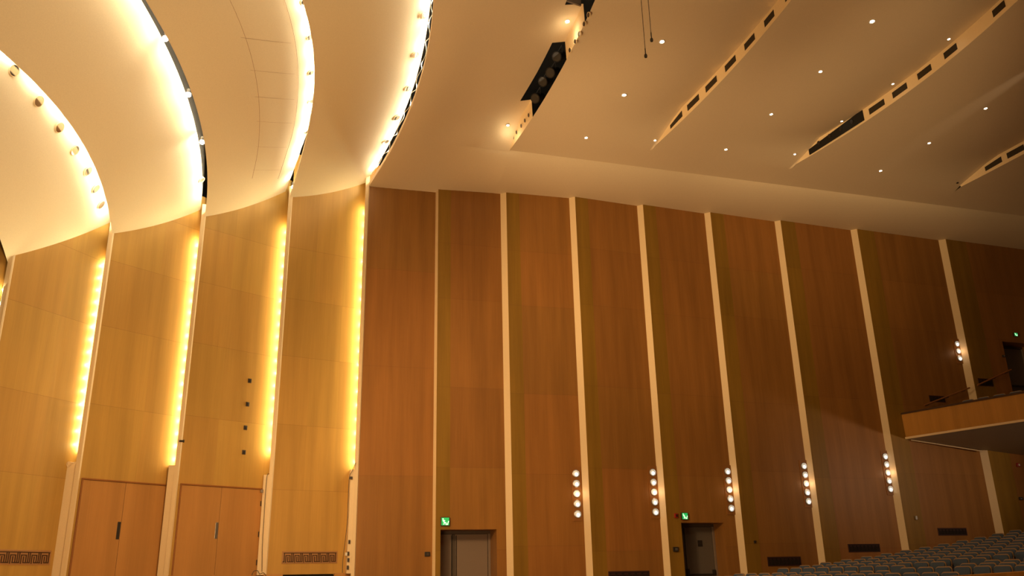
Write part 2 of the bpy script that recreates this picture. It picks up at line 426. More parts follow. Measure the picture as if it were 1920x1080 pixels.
def rend_z(k, q): return lip_z(k, q)+(0.3 if k in REND else 0.42)
CEILP = []
SHELL = {-5: 'pale plaster shell band cut off by the left edge', -4: 'leftmost full pale plaster shell band above the stage', -3: 'second pale plaster shell band, left of the narrow dark slot', -2: 'pale plaster shell band with fine seams, between two glowing edges',
         -1: 'pale plaster shell band beside the hall ceiling'}
def shell_fn(k):
    def fn(u, v):
        a, b = BAY[k]
        qw = a.y*(1-u)+b.y*u+0.10
        q = qw+(3.0-qw)*v
        qa = q
        s = lip_s(k, qa)*(1-u)+rend_s(k+1, qa)*u
        z = lip_z(k, q)*(1-u)+rend_z(k+1, q)*u-0.30*u*(1-u)*(1+0.4*(q < 0))
        return (s, q, z)
    return fn
for k in range(-4, 0):
    m = MB(); fn = shell_fn(k)
    us = [i/24 for i in range(25)]; vv = [(j/60)**1.25 for j in range(61)]
    m.grid(fn, us, vv)
    CEILP.append((k, list(m.v), list(m.f)))
    # upstand of the lip and its small return
    def lipfn(t, v):
        p = Vector(fn(0, v)); return (p.x+(0 if t < 0.5 else 0.0)+(0.03 if t > 1.5 else 0), p.y, p.z+(0.0 if t < 0.5 else 0.10))
    m.grid(lipfn, [0, 1, 2], vv)
    def endfn(t, v):
        p = Vector(fn(1, v)); return (p.x, p.y, p.z+t*0.5)
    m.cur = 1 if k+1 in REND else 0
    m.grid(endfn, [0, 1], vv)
    m.cur = 2
    if k == -2:                                                     # fine seams of the removable boards
        for uu, va, vb in ((0.80, 0.06, 0.62), (0.46, 0.08, 0.5)):
            pts = [Vector(fn(uu+0.03*math.sin(v*5), v))-Vector((0, 0, 0.006)) for v in [va+(vb-va)*i/30 for i in range(31)]]
            for p0, p1 in zip(pts, pts[1:]): m.poly([p0, p0+Vector((0.005, 0, 0)), p1+Vector((0.005, 0, 0)), p1])
        for v in (0.10, 0.15, 0.20, 0.245, 0.29, 0.34):
            p = [Vector(fn(0.46+0.34*i/8, v-0.018*i/8))-Vector((0, 0, 0.006)) for i in range(9)]
            for p0, p1 in zip(p, p[1:]): m.poly([p0, p0+Vector((0, 0.005, 0)), p1+Vector((0, 0.005, 0)), p1])
    o = m.build('ceiling', [MT['shell'], MT['black'], MT['slotline'] if 'slotline' in MT else MT['trimwood']], smooth=True, keep=False)
    tag(o, SHELL[k], 'ceiling', kind='structure')

# ------------------------------------------------------------------ hall ceiling
def zin(q):
    q = min(q, 18.3)
    return 10.2+1.5*(1-(max(q, 0)/18.3)**2)
EDG = {1: ([-0.02123, 0.62442, 1.4705], 18.3, 17.6, 0.46), 2: ([-0.02352, 0.58865, 6.25713], 17.35, 16.4, 0.33),
       3: ([-0.04054, 0.97614, 8.79777], 17.35, 16.6, 0.34), 4: ([-0.02547, 0.52649, 17.56446], 17.5, 16.4, 0.34), 5: ([-0.02547, 0.52649, 23.6], 17.5, 15.2, 0.36)}
def edge_s(k, q):
    c = EDG[k][0]; 
    qb = 17.35 if k > 1 else 18.3
    if q > qb: return pv(c, qb)
    return curve(c, q, 11.5)
def saw(k, q):
    c, t0, t1, h = EDG[k]; x = min(1, max(0, (t0-q)/(t0-t1))); return h*x
def cove(q):
    """height of the soffit from the wall top to the nose"""
    x = (q-18.3)/1.3
    y = 1-min(x, 1)
    return 9.76+0.44*(1-math.sqrt(max(0, 1-(0.985*y)**2)))/(1-math.sqrt(1-0.985**2))-0.03*max(0, x-1) if x > 0 else zin(q)
def h0(q):
    # smooth front band without a crease
    if q < 16: return zin(q)
    x = (q-16)/4.0
    za = zin(16); return za+(9.68-za)*(0.45*x+0.55*x*x)
QS = [20.3, 20.0, 19.8, 19.6, 19.4, 19.2, 19.0, 18.8, 18.65, 18.5, 18.42, 18.36, 18.33, 18.31, 18.3, 18.0, 17.6, 17.35, 16.95, 16.6, 16.25, 15.9, 15.6, 15.25, 14.9, 14.5, 14.1, 13.75]+[13.75-0.35*i for i in range(1, 34)]
UH = [i/16 for i in range(14)]+[0.87, 0.90, 0.93, 0.96, 0.98, 1.0]
def hall_fn(k):
    def fn(u, q):
        if k == 0:
            s0, s1 = lip_s(0, min(q, 20.1)), edge_s(1, q)-0.03*saw(1, q)
            z = h0(q) if q > 16 else zin(q)
            # the band's stage edge follows the shell lip, its rear edge sits above the step
            z0 = lip_z(0, min(q, 20.1)); b = min(1, u/0.5); b = b*b*(3-2*b)
            z = z0*(1-b)+z*b+saw(1, q)*u*u
            if q > 18.3:
                y = max(0, (u-0.55)/0.45); z = z*(1-y)+cove(q)*y
            return (s0+(s1-s0)*u, q, z)
        s0, s1 = edge_s(k, q), edge_s(k+1, q)-0.03*saw(k+1, q)
        base = cove(q) if q >= 18.3 else zin(q)
        return (s0+(s1-s0)*u, q, base+saw(k+1, q)*u**3.2)
    return fn
HB = ['smooth front band of the hall ceiling beside the stage shell', 'second band of the hall ceiling with the two hanging microphones', 'third band of the hall ceiling between two rows of vents',
      'fourth band of the hall ceiling, crossed by a faint streak of light', 'rear band of the hall ceiling in the upper right corner']
def hole(c):
    d = edge_s(1, c.y)-c.x
    return (14.9 < c.y < 16.95 and d < 0.30) or (c.y < 13.75 and d < 0.46)
for k in range(0, 5):
    m = MB(); fn = hall_fn(k); qs = QS; 
    m.grid(fn, UH, qs)
    if k == 0: m.f = [f for f in m.f if not hole(sum((m.v[i] for i in f), Vector())/4)]; m.mi = m.mi[:len(m.f)]; m.tint = m.tint[:len(m.f)]
    CEILP.append((10+k, list(m.v), list(m.f)))
    # fascia of the step at the rear edge of this band
    m.cur = 1
    if k < 4:
        kk = k+1
        def fas(t, q):
            a = Vector(fn(1, q)); z0 = (cove(q) if q >= 18.3 else zin(q)); s = edge_s(kk, q)
            return (s-0.015*t, q, z0+(a.z-z0)*t)
        qf = [q for q in qs if q <= EDG[kk][1]+0.01]
        if kk != 1: m.grid(fas, [0, 0.5, 1], qf)
        else:
            # first step: two dark openings are left out of the fascia
            m.grid(fas, [0, 0.5, 1], [q for q in qf if q >= 16.94]); m.grid(fas, [0, 0.5, 1], [q for q in qf if 13.74 < q < 14.91])
    if k == 0:
        m.cur = 0; fn0 = fn
        m.grid(lambda t, q: tuple(Vector(fn0(0, q))+Vector((0, 0, 0.10*t))), [0, 1], qs)
    o = m.build('ceiling', [MT['plaster'], MT['fascia']], smooth=True)
    tag(o, HB[k], 'ceiling', kind='structure')
# dark roof void above everything
m = MB(); m.grid(lambda u, v: (u, v, 13.2), [-12, 0, 12, 36], [-4, 8, 24]); m.grid(lambda u, v: (u, 22.5, v), [-12, 36], [-1.3, 13.2])
tag(m.build('ceiling', MT['black']), 'black roof void behind the ceiling slots', 'ceiling', kind='structure')

BV = {}
for k, v, f in CEILP: BV[k] = BVHTree.FromPolygons(v, f)
def ceil_hit(px, py, only=None):
    r = pxray(px, py); best = None
    for k, b in BV.items():
        if only is not None and k not in only: continue
        loc, nrm, idx, dist = b.ray_cast(Vector((0, 0, 0)), r, 80)
        if loc and (best is None or dist < best[2]): best = (loc, nrm if nrm.dot(r) < 0 else -nrm, dist, k)
    return best

# ------------------------------------------------------------------ cove lamps in the slots of the shell
COVE_W = {-3: 130, -2: 130, -1: 130, 0: 130}
for k in range(-3, 1):
    root = empty('cove_light', (lip_s(k, 15)+0.1, 15, lip_z(k, 15)), 'hidden lamp row glowing along '+{-3: 'the leftmost curved ceiling edge', -2: 'the narrow dark ceiling slot', -1: 'the curved edge right of the seamed shell band', 0: 'the dark slot along the hall ceiling'}[k], 'cove light', 'cove lamps of the stage shell')
    m = MB(); pts = [(lip_s(k, q)+0.05, q, lip_z(k, q)+0.12) for q in [NEAR[k][1]-0.4-0.45*i for i in range(28)]]
    m.tube(pts, 0.02, 6); m.build('lamp_rail', MT['dark'], root)
    for i in range(20):
        q = NEAR[k][1]-0.55-0.62*i
        lamp('cove_lamp', 'POINT', (lip_s(k, q)+0.09, q, lip_z(k, q)+0.17), COVE_W[k]*0.35, COVE, root, 0.05)

# ------------------------------------------------------------------ recessed cans along the shell edges
def can(p, nrm, r, label, group, lit=False):
    p = Vector(p); ax = nrm.normalized(); root = empty('recessed_downlight', p, label, 'ceiling light', group)
    m = MB(); m.lathe(p, ax, [(r, -0.03), (r, 0.010), (r*0.90, 0.014), (r*0.86, 0.008), (r*0.86, -0.03)], 24); m.build('trim_ring', MT['fascia'], root, smooth=True)
    m = MB(); m.lathe(p, ax, [(r*0.86, 0.006), (r*0.72, -0.03), (r*0.42, -0.055), (0.0, -0.06)], 24); m.build('reflector', MT['chrome'], root, smooth=True)
    m = MB(); m.lathe(p, ax, [(r*0.34, -0.06), (r*0.36, -0.035), (r*0.25, -0.012), (0, -0.006)], 16); m.build('bulb', MT['bulb' if lit else 'dark'], root, smooth=True)
    return root
CANS = {-4: ([(27, 131), (73, 189), (112, 238), (141, 281), (165, 320), (180, 353), (190, 383)], 0.105, 'chrome downlight beside the leftmost curved ceiling edge'),
        -3: ([(378, 337)], 0.085, 'chrome downlight at the foot of the narrow dark ceiling slot'),
        -2: ([(570, 2), (580, 69), (583, 135), (582, 190), (576, 246), (565, 295)], 0.075, 'chrome downlight on the bright rim of the seamed shell band'),
        -1: ([(793, 28), (778, 102), (764, 165), (744, 220), (723, 265)], 0.10, 'chrome downlight on the bright rim beside the hall ceiling')}
for k, (pts, r, lab) in CANS.items():
    for i, (px, py) in enumerate(pts):
        h = ceil_hit(px, py, only=[k])
        if not h: continue
        n_ = len(pts)
        lb = lab if n_ == 1 else '%s, %s from the top' % (lab, ORD[i])
        can(h[0]-Z*0.012, h[1], r, lb, 'chrome downlights along the shell edges')
# bare lamps seen in the narrow slot and at the foot of the next edge
def slot_lamp(p, r, label):
    p = Vector(p); root = empty('slot_lamp', p, label, 'ceiling light', 'bare lamps in the shell slots')
    m = MB(); m.lathe(p+Z*0.05, -Z, [(r*0.6, -0.06), (r*0.6, 0), (r*1.05, 0.03), (r*0.9, 0.032), (r*0.5, 0.01), (0, 0.008)], 16); m.build('socket', MT['steel'], root, smooth=True)
    m = MB(); m.lathe(p+Z*0.02, -Z, [(r*0.4, -0.02), (r*0.85, 0.01), (r*0.95, 0.035), (r*0.6, 0.065), (0, 0.075)], 16); m.build('bulb', MT['bulb'], root, smooth=True)
for i, (px, py) in enumerate([(310, 72), (353, 177), (379, 266)]):
    r_ = pxray(px, py); q = 14.0
    for _ in range(30):
        z = lip_z(-2, q)+0.12; q = 0.5*q+0.5*(r_.y/r_.z*z)
    slot_lamp(r_*(z/r_.z), 0.055, 'bare white lamp shining in the narrow dark ceiling slot, %s from the top' % ORD[i])
for i, (px, py) in enumerate([(561, 327), (557, 336), (553, 343), (549, 350)]):
    r_ = pxray(px, py); q = 19.5
    for _ in range(30):
        z = lip_z(-1, q)+0.12; q = 0.5*q+0.5*(r_.y/r_.z*z)
    slot_lamp(r_*(z/r_.z), 0.035, 'small bare lamp above the fin right of the grey-handled door, %s from the top' % ORD[i])
# cable runs lying in the slot along the hall ceiling
for j in range(1):
    m = MB(); pts = []
    for i in range(90):
        q = 20.0-0.08*i; a = i*0.9+j*2
        pts.append((lip_s(0, q)-0.015+0.028*math.sin(a), q, lip_z(0, q)+0.20+0.05*math.cos(a*0.7+j)+0.06*j))
    m.tube(pts, 0.008, 6)
    tag(m.build('cable', MT['steel'], smooth=True), ['tangled grey cable lying in the dark slot along the hall ceiling', 'upper loose cable coiling behind the slot along the hall ceiling'][j], 'cable', 'cables in the ceiling slot')

# ------------------------------------------------------------------ small lit downlights in the hall ceiling
def small_light(px, py, label, r=0.055, lit=True, beam=0):
    h = ceil_hit(px, py, only=[10, 11, 12, 13, 14])
    if not h: return
    p, nn = h[0], (h[1]*0.4-Z).normalized()
    root = empty('downlight', p, label, 'ceiling light', 'small downlights of the hall ceiling')
    m = MB(); m.lathe(p, nn, [(r*1.15, -0.03), (r*1.15, 0.008), (r*0.95, 0.012), (r*0.85, 0.0), (r*0.5, -0.012), (0, -0.014)], 20); m.build('trim_ring', MT['white' if lit else 'dark'], root, smooth=True)
    m = MB(); m.lathe(p, nn, [(r*0.7, -0.012), (r*0.72, 0.0), (r*0.45, 0.012), (0, 0.014)], 16); m.build('bulb', MT['bulb' if lit else 'dark'], root, smooth=True)
    if beam: lamp('downlight_beam', 'SPOT', p-Z*0.05, beam, (1.0, 0.66, 0.34), root, 0.04, target=p-Z*3, spot_size=math.radians(75), spot_blend=0.5)
BANDL = {'a': 'in the smooth front band of the ceiling', 'b': 'in the ceiling band with the hanging microphones', 'c': 'in the ceiling between the two vented steps', 'd': 'in the ceiling beyond the long black slot'}
LIGHTS = {'a': [(952, 235), (1003, 153), (1063, 40)], 'b': [(1099, 258), (1170, 178), (1241, 78)],
          'c': [(1361, 280), (1446, 214), (1538, 134), (1635, 40)], 'd': [(1651, 320), (1742, 268), (1848, 203)]}
for key, pts in LIGHTS.items():
    for i, (px, py) in enumerate(pts):
        small_light(px, py, 'lit downlight %s, %s from the wall' % (BANDL[key], ORD[i]), 0.06 if (px, py) in ((1063, 40), (1170, 178), (1241, 78), (1635, 40)) else 0.045, beam=60)
LIGHTS2 = {'front of the first row of vents': [(1228, 263), (1303, 181), (1386, 90)], 'front of the second row of vents': [(1490, 289), (1578, 227), (1674, 157), (1779, 73)], 'front of the rearmost row of vents': [(1893, 288)]}
for key, pts in LIGHTS2.items():
    for i, (px, py) in enumerate(pts):
        small_light(px, py, 'tiny downlight in %s' % key + ('' if len(pts) == 1 else ', %s from the wall' % ORD[i]), 0.036)
small_light(1795, 343, 'small unlit dark downlight near the tip of the rearmost ceiling step', 0.03, lit=False)
# two lamps washing the rim of the first step
for px, py in ((952, 235), (1063, 40)):
    h = ceil_hit(px, py, only=[10, 11]); lamp('step_wash', 'POINT', h[0]+Vector((0.05, 0, -0.28)), 5.0, (1.0, 0.74, 0.40), None, 0.05)

# a lamp skimming the rear ceiling band leaves a long faint streak
h1, h2 = ceil_hit(1900, 152, only=[13]), ceil_hit(1725, 268, only=[13])
dv = (h2[0]-h1[0]).normalized()
lamp('skim_lamp', 'SPOT', h1[0]-dv*3.0-Z*0.42, 380, (1.0, 0.72, 0.45), None, 0.02, target=h1[0]+dv*1.0, spot_size=math.radians(9), spot_blend=1.0)

# ------------------------------------------------------------------ vents in the ceiling steps
def step_point(k, px, py, f=0.5):
    """meet a sight line with the upright face of ceiling step k"""
    r = pxray(px, py); q = 14.0
    for _ in range(60):
        s = edge_s(k, q)-0.015; q = 0.6*q+0.4*(r.y/r.x*s) if abs(r.x) > 1e-3 else q
    return Vector((s, q, r.z/r.y*q)), q
def step_box(k, q0, q1, f0, f1, dep=0.012, out=0.006):
    m = MB(); P = []
    def pt(q, f):
        z0 = zin(q); return Vector((edge_s(k, q)-0.03*saw(k, q)*f-0.0, q, z0+saw(k, q)*f))
    a, b, c, d = pt(q0, f0), pt(q1, f0), pt(q1, f1), pt(q0, f1)
    t = (b-a).normalized(); nrm = t.cross(Z); nrm = nrm if nrm.x < 0 else -nrm
    m.prism([a+nrm*out-nrm*dep, b+nrm*out-nrm*dep, c+nrm*out-nrm*dep, d+nrm*out-nrm*dep], nrm, dep); return m, nrm, (a, b, c, d)
def vent(k, px, py, half, label):
    _, q = step_point(k, px, py)
    q0, q1 = q+half, q-half
    root = empty('slot_vent', Vector((edge_s(k, q), q, zin(q))), label, 'air vent', 'dark slot vents in the ceiling steps')
    m, nrm, c = step_box(k, q0, q1, 0.24, 0.80); m.build('vent_frame', MT['fascia'], root)
    m, nrm, c = step_box(k, q0-0.03, q1+0.03, 0.28, 0.76, 0.012, 0.009); m.build('vent_grille', MT['slot'], root)
V2 = [(1268, 230), (1300, 198), (1334, 165), (1370, 126), (1406, 85), (1443, 42), (1482, 0)]
for i, (px, py) in enumerate(V2): vent(2, px, py, 0.27-0.012*i, 'dark slot vent in the first vented ceiling step, %s from the wall' % ORD[i])
V3 = [(1643, 197), (1686, 166), (1732, 130), (1781, 92), (1872, 14)]
for i, (px, py) in enumerate(V3): vent(3, px, py, 0.25-0.012*i, 'dark slot vent in line with the long black slot, %s after it' % ORD[i])
V4 = [(1863, 311), (1905, 289)]
for i, (px, py) in enumerate(V4): vent(4, px, py, 0.26, 'dark slot vent in the rearmost ceiling step, %s from the side wall' % ORD[i])
_, qa = step_point(3, 1522, 274); _, qb = step_point(3, 1618, 211)
root = empty('lighting_slot', Vector((edge_s(3, qa), qa, zin(qa))), 'long black lighting slot cut into the third ceiling step', 'lighting slot')
m, nrm, c = step_box(3, qa+0.1, qb, 0.16, 1.04, 0.012, 0.012); m.build('slot_opening', MT['black'], root)
for i in range(4):
    p = c[0].lerp(c[1], 0.2+0.2*i)+Vector((-0.012, 0, 0.16)); m = MB(); m.lathe(p, (-1, 0, -0.2), [(0.05, 0), (0.055, 0.02), (0.04, 0.025), (0, 0.01)], 14); m.build('spotlight', MT['dark'], root, smooth=True)

# holes and gear along the first ceiling step
def step1_point(px, py):
    r = pxray(px, py); q = 15.0
    for _ in range(60):
        s = edge_s(1, q)-0.015; t = s/r.x if abs(r.x) > 1e-3 else 16; q = 0.7*q+0.3*min(19, max(11, r.y*t))
    return r*(s/r.x)
HOLES = [(963, 258), (969, 248), (978, 236), (985, 226), (992, 216), (1069, 94), (1079, 78), (1087, 64), (1096, 45), (1104, 28)]
for i, (px, py) in enumerate(HOLES):
    p = step1_point(px, py); nn = Vector((-1, -0.1, -0.25)).normalized()
    lab = ('round hole in the first ceiling step below the black opening, %s from the wall' % ORD[i]) if i < 5 else ('round hole in the first ceiling step above the black opening, %s up' % ORD[i-5])
    root = empty('rim_hole', p, lab, 'light hole', 'round holes in the first ceiling step')
    m = MB(); m.lathe(p-nn*0.01, nn, [(0.062, 0), (0.062, 0.022), (0.052, 0.026), (0.050, 0.014)], 18); m.build('ring', MT['fascia'], root, smooth=True)
    m = MB(); m.lathe(p-nn*0.01, nn, [(0.050, 0.0), (0.049, 0.02), (0, 0.018)], 18); m.build('dark_opening', MT['bronze'], root, smooth=True)
for i, (f, dz) in enumerate(((0.15, 0.55), (0.38, 0.42), (0.6, 0.62), (0.8, 0.45))):
    q = 16.95-2.05*f; p = Vector((edge_s(1, q)-0.06, q, zin(q)+0.28+0.1*(i % 2))); ax = Vector((-0.75, -0.5, -0.6)).normalized()
    root = empty('stage_spotlight', p, 'black spotlight inside the dark ceiling opening, %s from the wall' % ORD[i], 'spotlight', 'spotlights in the ceiling opening')
    m = MB(); m.lathe(p, ax, [(0.0, -0.34), (0.09, -0.33), (0.11, -0.2), (0.11, 0.0), (0.10, 0.0), (0.095, -0.05), (0, -0.06)], 20); m.build('housing', MT['black'], root, smooth=True)
    m = MB(); m.lathe(p, ax, [(0.118, -0.02), (0.126, 0.0), (0.118, 0.012), (0.104, 0.0)], 20); m.build('lens_ring', MT['dark'], root, smooth=True)
    m = MB(); m.tube([p-ax*0.17+Vector((0, 0.13, 0)), p-ax*0.17+Vector((0, 0.13, 0.2)), p-ax*0.17+Vector((0, -0.13, 0.2)), p-ax*0.17+Vector((0, -0.13, 0))], 0.012); m.build('yoke', MT['dark'], root)
q = 13.78
m = MB(); a = Vector((edge_s(1, q)-0.42, q-0.09, zin(q)+0.42)); b = Vector((edge_s(1, q)-0.09, q-0.09, zin(q)+0.36))
m.prism([a, b, b+Z*1.6, a+Z*1.6], (0, 1, 0), 0.04)
tag(m.build('opening_board', MT['boxgrey']), 'brown board closing the end of the upper black opening in the ceiling', 'board')

# ------------------------------------------------------------------ hanging microphones
for i, (x0, x1, y1) in enumerate(((1202, 1211, 108), (1215, 1222, 78))):
    r = pxray(x1, y1); p = r*(11.6/math.hypot(r.x, r.y)); zt = zin(p.y)+0.2
    root = empty('hanging_microphone', p, ['left hanging microphone on the longer wire below the ceiling', 'right hanging microphone on the shorter wire below the ceiling'][i], 'microphone', 'microphones hung from the ceiling')
    m = MB(); m.tube([p+Z*0.1, Vector((p.x, p.y, zt))], 0.006, 6); m.build('wire', MT['bronze'], root)
    m = MB(); m.lathe(p, Z, [(0, 0), (0.022, 0.004), (0.026, 0.03), (0.02, 0.055), (0.009, 0.07), (0.009, 0.16), (0.004, 0.18)], 12); m.build('capsule', MT['dark'], root, smooth=True)

# ------------------------------------------------------------------ wall lights
SC = {2: [(1079, 888), (1083, 964), 5], 3: [(1223, 886), (1228, 960), 5], 4: [(1363, 884), (1370, 953), 5], 5: [(1506, 874), (1515, 940), 5], 6: [(1659, 856), (1668, 917), 5], 7: [(1793, 645), (1799, 672), 3]}
SCL = {2: 'column of five round wall lamps nearest the stage', 3: 'second column of five round wall lamps from the stage', 4: 'column of five round wall lamps above the door with the dark sign',
       5: 'fourth column of five round wall lamps from the stage', 6: 'column of five round wall lamps nearest the balcony front', 7: 'column of three round wall lamps above the balcony'}
for k, (p0, p1, cnt) in SC.items():
    u0, z0 = hit_bay(k, *p0); u1, z1 = hit_bay(k, *p1); u = (u0+u1)/2
    a, b = BAY[k]; d, n = norm2(a, b)
    root = empty('wall_light', bay_point(k, u, z1-0.12), SCL[k], 'wall light', 'columns of round lamps on the side wall')
    m = MB(); m.box(bay_point(k, u, (z0+z1)/2, 0.006), (0.125, 0.010, (z0-z1)/2+0.16), (d, n, Z)); m.build('backplate', MT['backwood'], root)
    for i in range(cnt):
        p = bay_point(k, u, z0+(z1-z0)*i/(cnt-1), 0.016)
        m = MB(); m.lathe(p, n, [(0.092, 0), (0.092, 0.012), (0.084, 0.016), (0.078, 0.006), (0.0, 0.004)], 24); ring = m.build('lamp_ring', MT['steel'], root, smooth=True)
        m = MB(); m.lathe(p, n, [(0.076, 0.005), (0.070, 0.010), (0, 0.011)], 24); m.build('reflector', MT['sconcedim'], ring, smooth=True)
        m = MB(); m.lathe(p-Z*0.018+d*0.012, n, [(0.040, 0.010), (0.036, 0.024), (0.022, 0.034), (0, 0.038)], 18); m.build('bulb', MT['bulbsoft'], ring, smooth=True)
    lamp('wall_lamp_glow', 'POINT', bay_point(k, u, (z0+z1)/2, 0.15)+d*0.05, 2.2, (1.0, 0.62, 0.34), root, 0.10)

# ------------------------------------------------------------------ doors in the side wall
def hall_door(no, k, o, split, label, sign=False, ajar=False):
    u0, u1, zb, zt, dep = o
    a, b = BAY[k]; d, n = norm2(a, b); L = (b-a).length
    zf = floor_z(a.lerp(b, u0).x, 19.3) if k < 8 else 4.62
    P = lambda x, z, w_: bay_point(k, u0+x/L, z, -dep+w_)
    W_ = (u1-u0)*L
    root = empty('door_%d' % no, P(W_/2, zf, 0), label, 'door', kind='structure')
    def bx(x0, x1, z0, z1, w0, w1, name, mat, par=root, bevel=0.004):
        m = MB(); m.box((P(x0, z0, w0)+P(x1, z1, w1))/2, (abs(x1-x0)/2, abs(w1-w0)/2, abs(z1-z0)/2), (d, n, Z)); return m.build(name, mat, par, bevel=bevel)
    bx(-0.3, W_+0.05, zf-0.1, zt+0.1, -0.06, -0.03, 'backing', MT['doordark'])
    f = 0.055
    bx(0, W_, zt-0.07, zt, -0.03, 0.03, 'head_frame', MT['doordark'])
    bx(W_-f, W_, zf, zt-0.07, -0.03, 0.05, 'jamb_frame', MT['doorgrey'])
    xs = split*W_
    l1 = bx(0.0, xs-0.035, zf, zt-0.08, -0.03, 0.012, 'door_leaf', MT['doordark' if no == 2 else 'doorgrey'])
    bx(xs-0.03, xs+0.03, zf, zt-0.08, -0.03, 0.028, 'mullion', MT['doordark'])
    l2 = bx(xs+0.035, W_-f-0.01, zf, zt-0.08, -0.03, 0.012, 'door_leaf', MT['doorgrey' if no == 1 else 'doorshade'])
    bx(xs-0.06, xs-0.045, zf+0.1, zt-0.1, 0.012, 0.04, 'exit_rod', MT['dark'], l1)
    bx(xs+0.05, xs+0.065, zf+0.1, zt-0.1, 0.012, 0.04, 'exit_rod', MT['dark'], l2)
    zp = zf+0.66
    bx(xs+0.03, xs+0.10, zp-0.09, zp+0.14, 0.012, 0.075, 'latch_case', MT['dark'], l2)
    bx(W_-f-0.09, W_-f-0.03, zp-0.03, zp+0.11, 0.012, 0.075, 'bar_bracket', MT['dark'], l2)
    bx(xs+0.08, W_-f-0.05, zp-0.018, zp+0.018, 0.05, 0.08, 'panic_bar', MT['dark'], l2)
    bx(0.02, xs-0.05, zp-0.018, zp+0.018, 0.05, 0.08, 'panic_bar', MT['dark'], l1)
    if sign:
        u, z = hit_bay(k, 1312, 1019, -dep); x = (u-u0)*L
        sg = bx(x-0.065, x+0.065, z-0.075, z+0.075, 0.012, 0.02, 'door_sign', MT['dark'], l2, 0)
        for q_, hw in ((0.038, 0.045), (0.0, 0.05), (-0.040, 0.038)): bx(x-hw, x+hw, z+q_-0.007, z+q_+0.007, 0.02, 0.022, 'text_line', MT['bronze'], l2, 0)
    return root
hall_door(1, 1, OPEN[1][0], 0.33, 'grey double exit door recessed in the wall, nearest the stage')
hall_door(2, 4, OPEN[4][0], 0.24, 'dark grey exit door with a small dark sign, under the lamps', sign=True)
hall_door(3, 8, OPEN[8][0], 0.28, 'dim grey door at the back of the balcony, right edge')

# exit signs
def exit_sign(k, px, py, w_, h_, label):
    u, z = hit_bay(k, px, py); a, b = BAY[k]; d, n = norm2(a, b)
    c = bay_point(k, u, z, 0.03); root = empty('exit_sign', c-Z*h_, label, 'exit sign', 'green exit signs')
    m = MB(); m.box(c, (w_, 0.028, h_), (d, n, Z)); m.build('case', MT['bronze'], root, bevel=0.004)
    m = MB(); m.box(c+n*0.029, (w_*0.86, 0.003, h_*0.86), (d, n, Z)); face = m.build('lit_face', MT['exitgreen'], root)
    m = MB(); o = c+n*0.033
    def bar(x0, y0, x1, y1, t):
        p0, p1 = o+d*x0*w_+Z*y0*h_, o+d*x1*w_+Z*y1*h_; v = (p1-p0).normalized(); m.box((p0+p1)/2, ((p1-p0).length/2, 0.002, t*h_), (v, n, v.cross(n)))
    m.lathe(o+d*-0.52*w_+Z*0.55*h_-n*0.002, n, [(h_*0.17, 0), (h_*0.17, 0.004), (0, 0.004)], 14)
    bar(-0.55, 0.3, -0.2, -0.2, 0.14); bar(-0.2, -0.2, 0.2, -0.35, 0.12); bar(0.2, -0.35, 0.1, -0.75, 0.11); bar(-0.2, -0.2, -0.35, -0.72, 0.11); bar(-0.5, 0.25, -0.05, 0.2, 0.09)
    bar(0.45, -0.75, 0.75, 0.1, 0.10); bar(0.62, -0.7, 0.1, -0.72, 0.08)
    m.build('running_figure', MT['exitwhite'], face)
exit_sign(1, 834, 978, 0.105, 0.098, 'green running-figure exit sign above the grey double door')
exit_sign(4, 1282, 968, 0.09, 0.085, 'bright green exit sign above the door with the small sign')
exit_sign(8, 1902, 628, 0.07, 0.055, 'small green exit sign above the balcony door')

# small wall boxes
def wall_box(name, k, px, py, w_, h_, dep, mat, label, cat, knob=None):
    u, z = hit_bay(k, px, py); a, b = BAY[k]; d, n = norm2(a, b); c = bay_point(k, u, z, dep/2)
    root = empty(name, c-Z*h_, label, cat)
    m = MB(); m.box(c, (w_, dep/2, h_), (d, n, Z)); m.build('case', mat, root, bevel=min(w_, h_)*0.15)
    if knob:
        m = MB(); m.box(c+n*dep/2+d*w_*0.15, (w_*0.5, 0.006, h_*0.55), (d, n, Z)); m.build('cover', knob, root, bevel=0.004)
    return root
wall_box('wall_switch', 0, 801, 1039, 0.062, 0.050, 0.04, MT['dark'], 'small dark switch box on the first wall bay beside the grey double door', 'switch', MT['bronze'])
wall_box('wall_switch', 4, 1266, 1030, 0.068, 0.056, 0.05, MT['dark'], 'dark switch box beside the door with the small sign', 'switch', MT['steel'])
wall_box('fire_alarm', 4, 1267, 967, 0.045, 0.055, 0.04, MT['red'], 'small red alarm box left of the bright green exit sign', 'alarm', MT['dark'])
wall_box('wall_sensor', 5, 1415, 1016, 0.028, 0.032, 0.03, MT['dark'], 'tiny dark wall fitting right of the door with the small sign', 'sensor')
wall_box('wall_sensor', 7, 1716, 971, 0.03, 0.05, 0.05, MT['steel'], 'small grey wall fitting above the rear seats', 'sensor')
wall_box('fire_alarm', 8, 1908, 872, 0.06, 0.055, 0.05, MT['red'], 'red alarm on the lit wall under the balcony at the right edge', 'alarm', MT['white'])
wall_box('wall_switch', 8, 1913, 935, 0.06, 0.04, 0.05, MT['dark'], 'dark box low on the wall at the right edge under the balcony', 'switch', MT['steel'])
wall_box('wall_switch', 8, 1881, 668, 0.05, 0.03, 0.04, MT['dark'], 'small box beside the balcony door', 'switch', MT['steel'])
# square plates on the stage wall
for i, (px, py) in enumerate(((468, 714), (464, 758), (460, 802), (457, 848))):
    r_ = wall_box('wall_plate', -2, px, py, 0.045, 0.050, 0.012, MT['bronze'], 'small square plate on the golden stage wall, %s from the top' % ORD[i], 'wall plate', MT['dark'])
    r_['group'] = 'square plates on the stage wall'

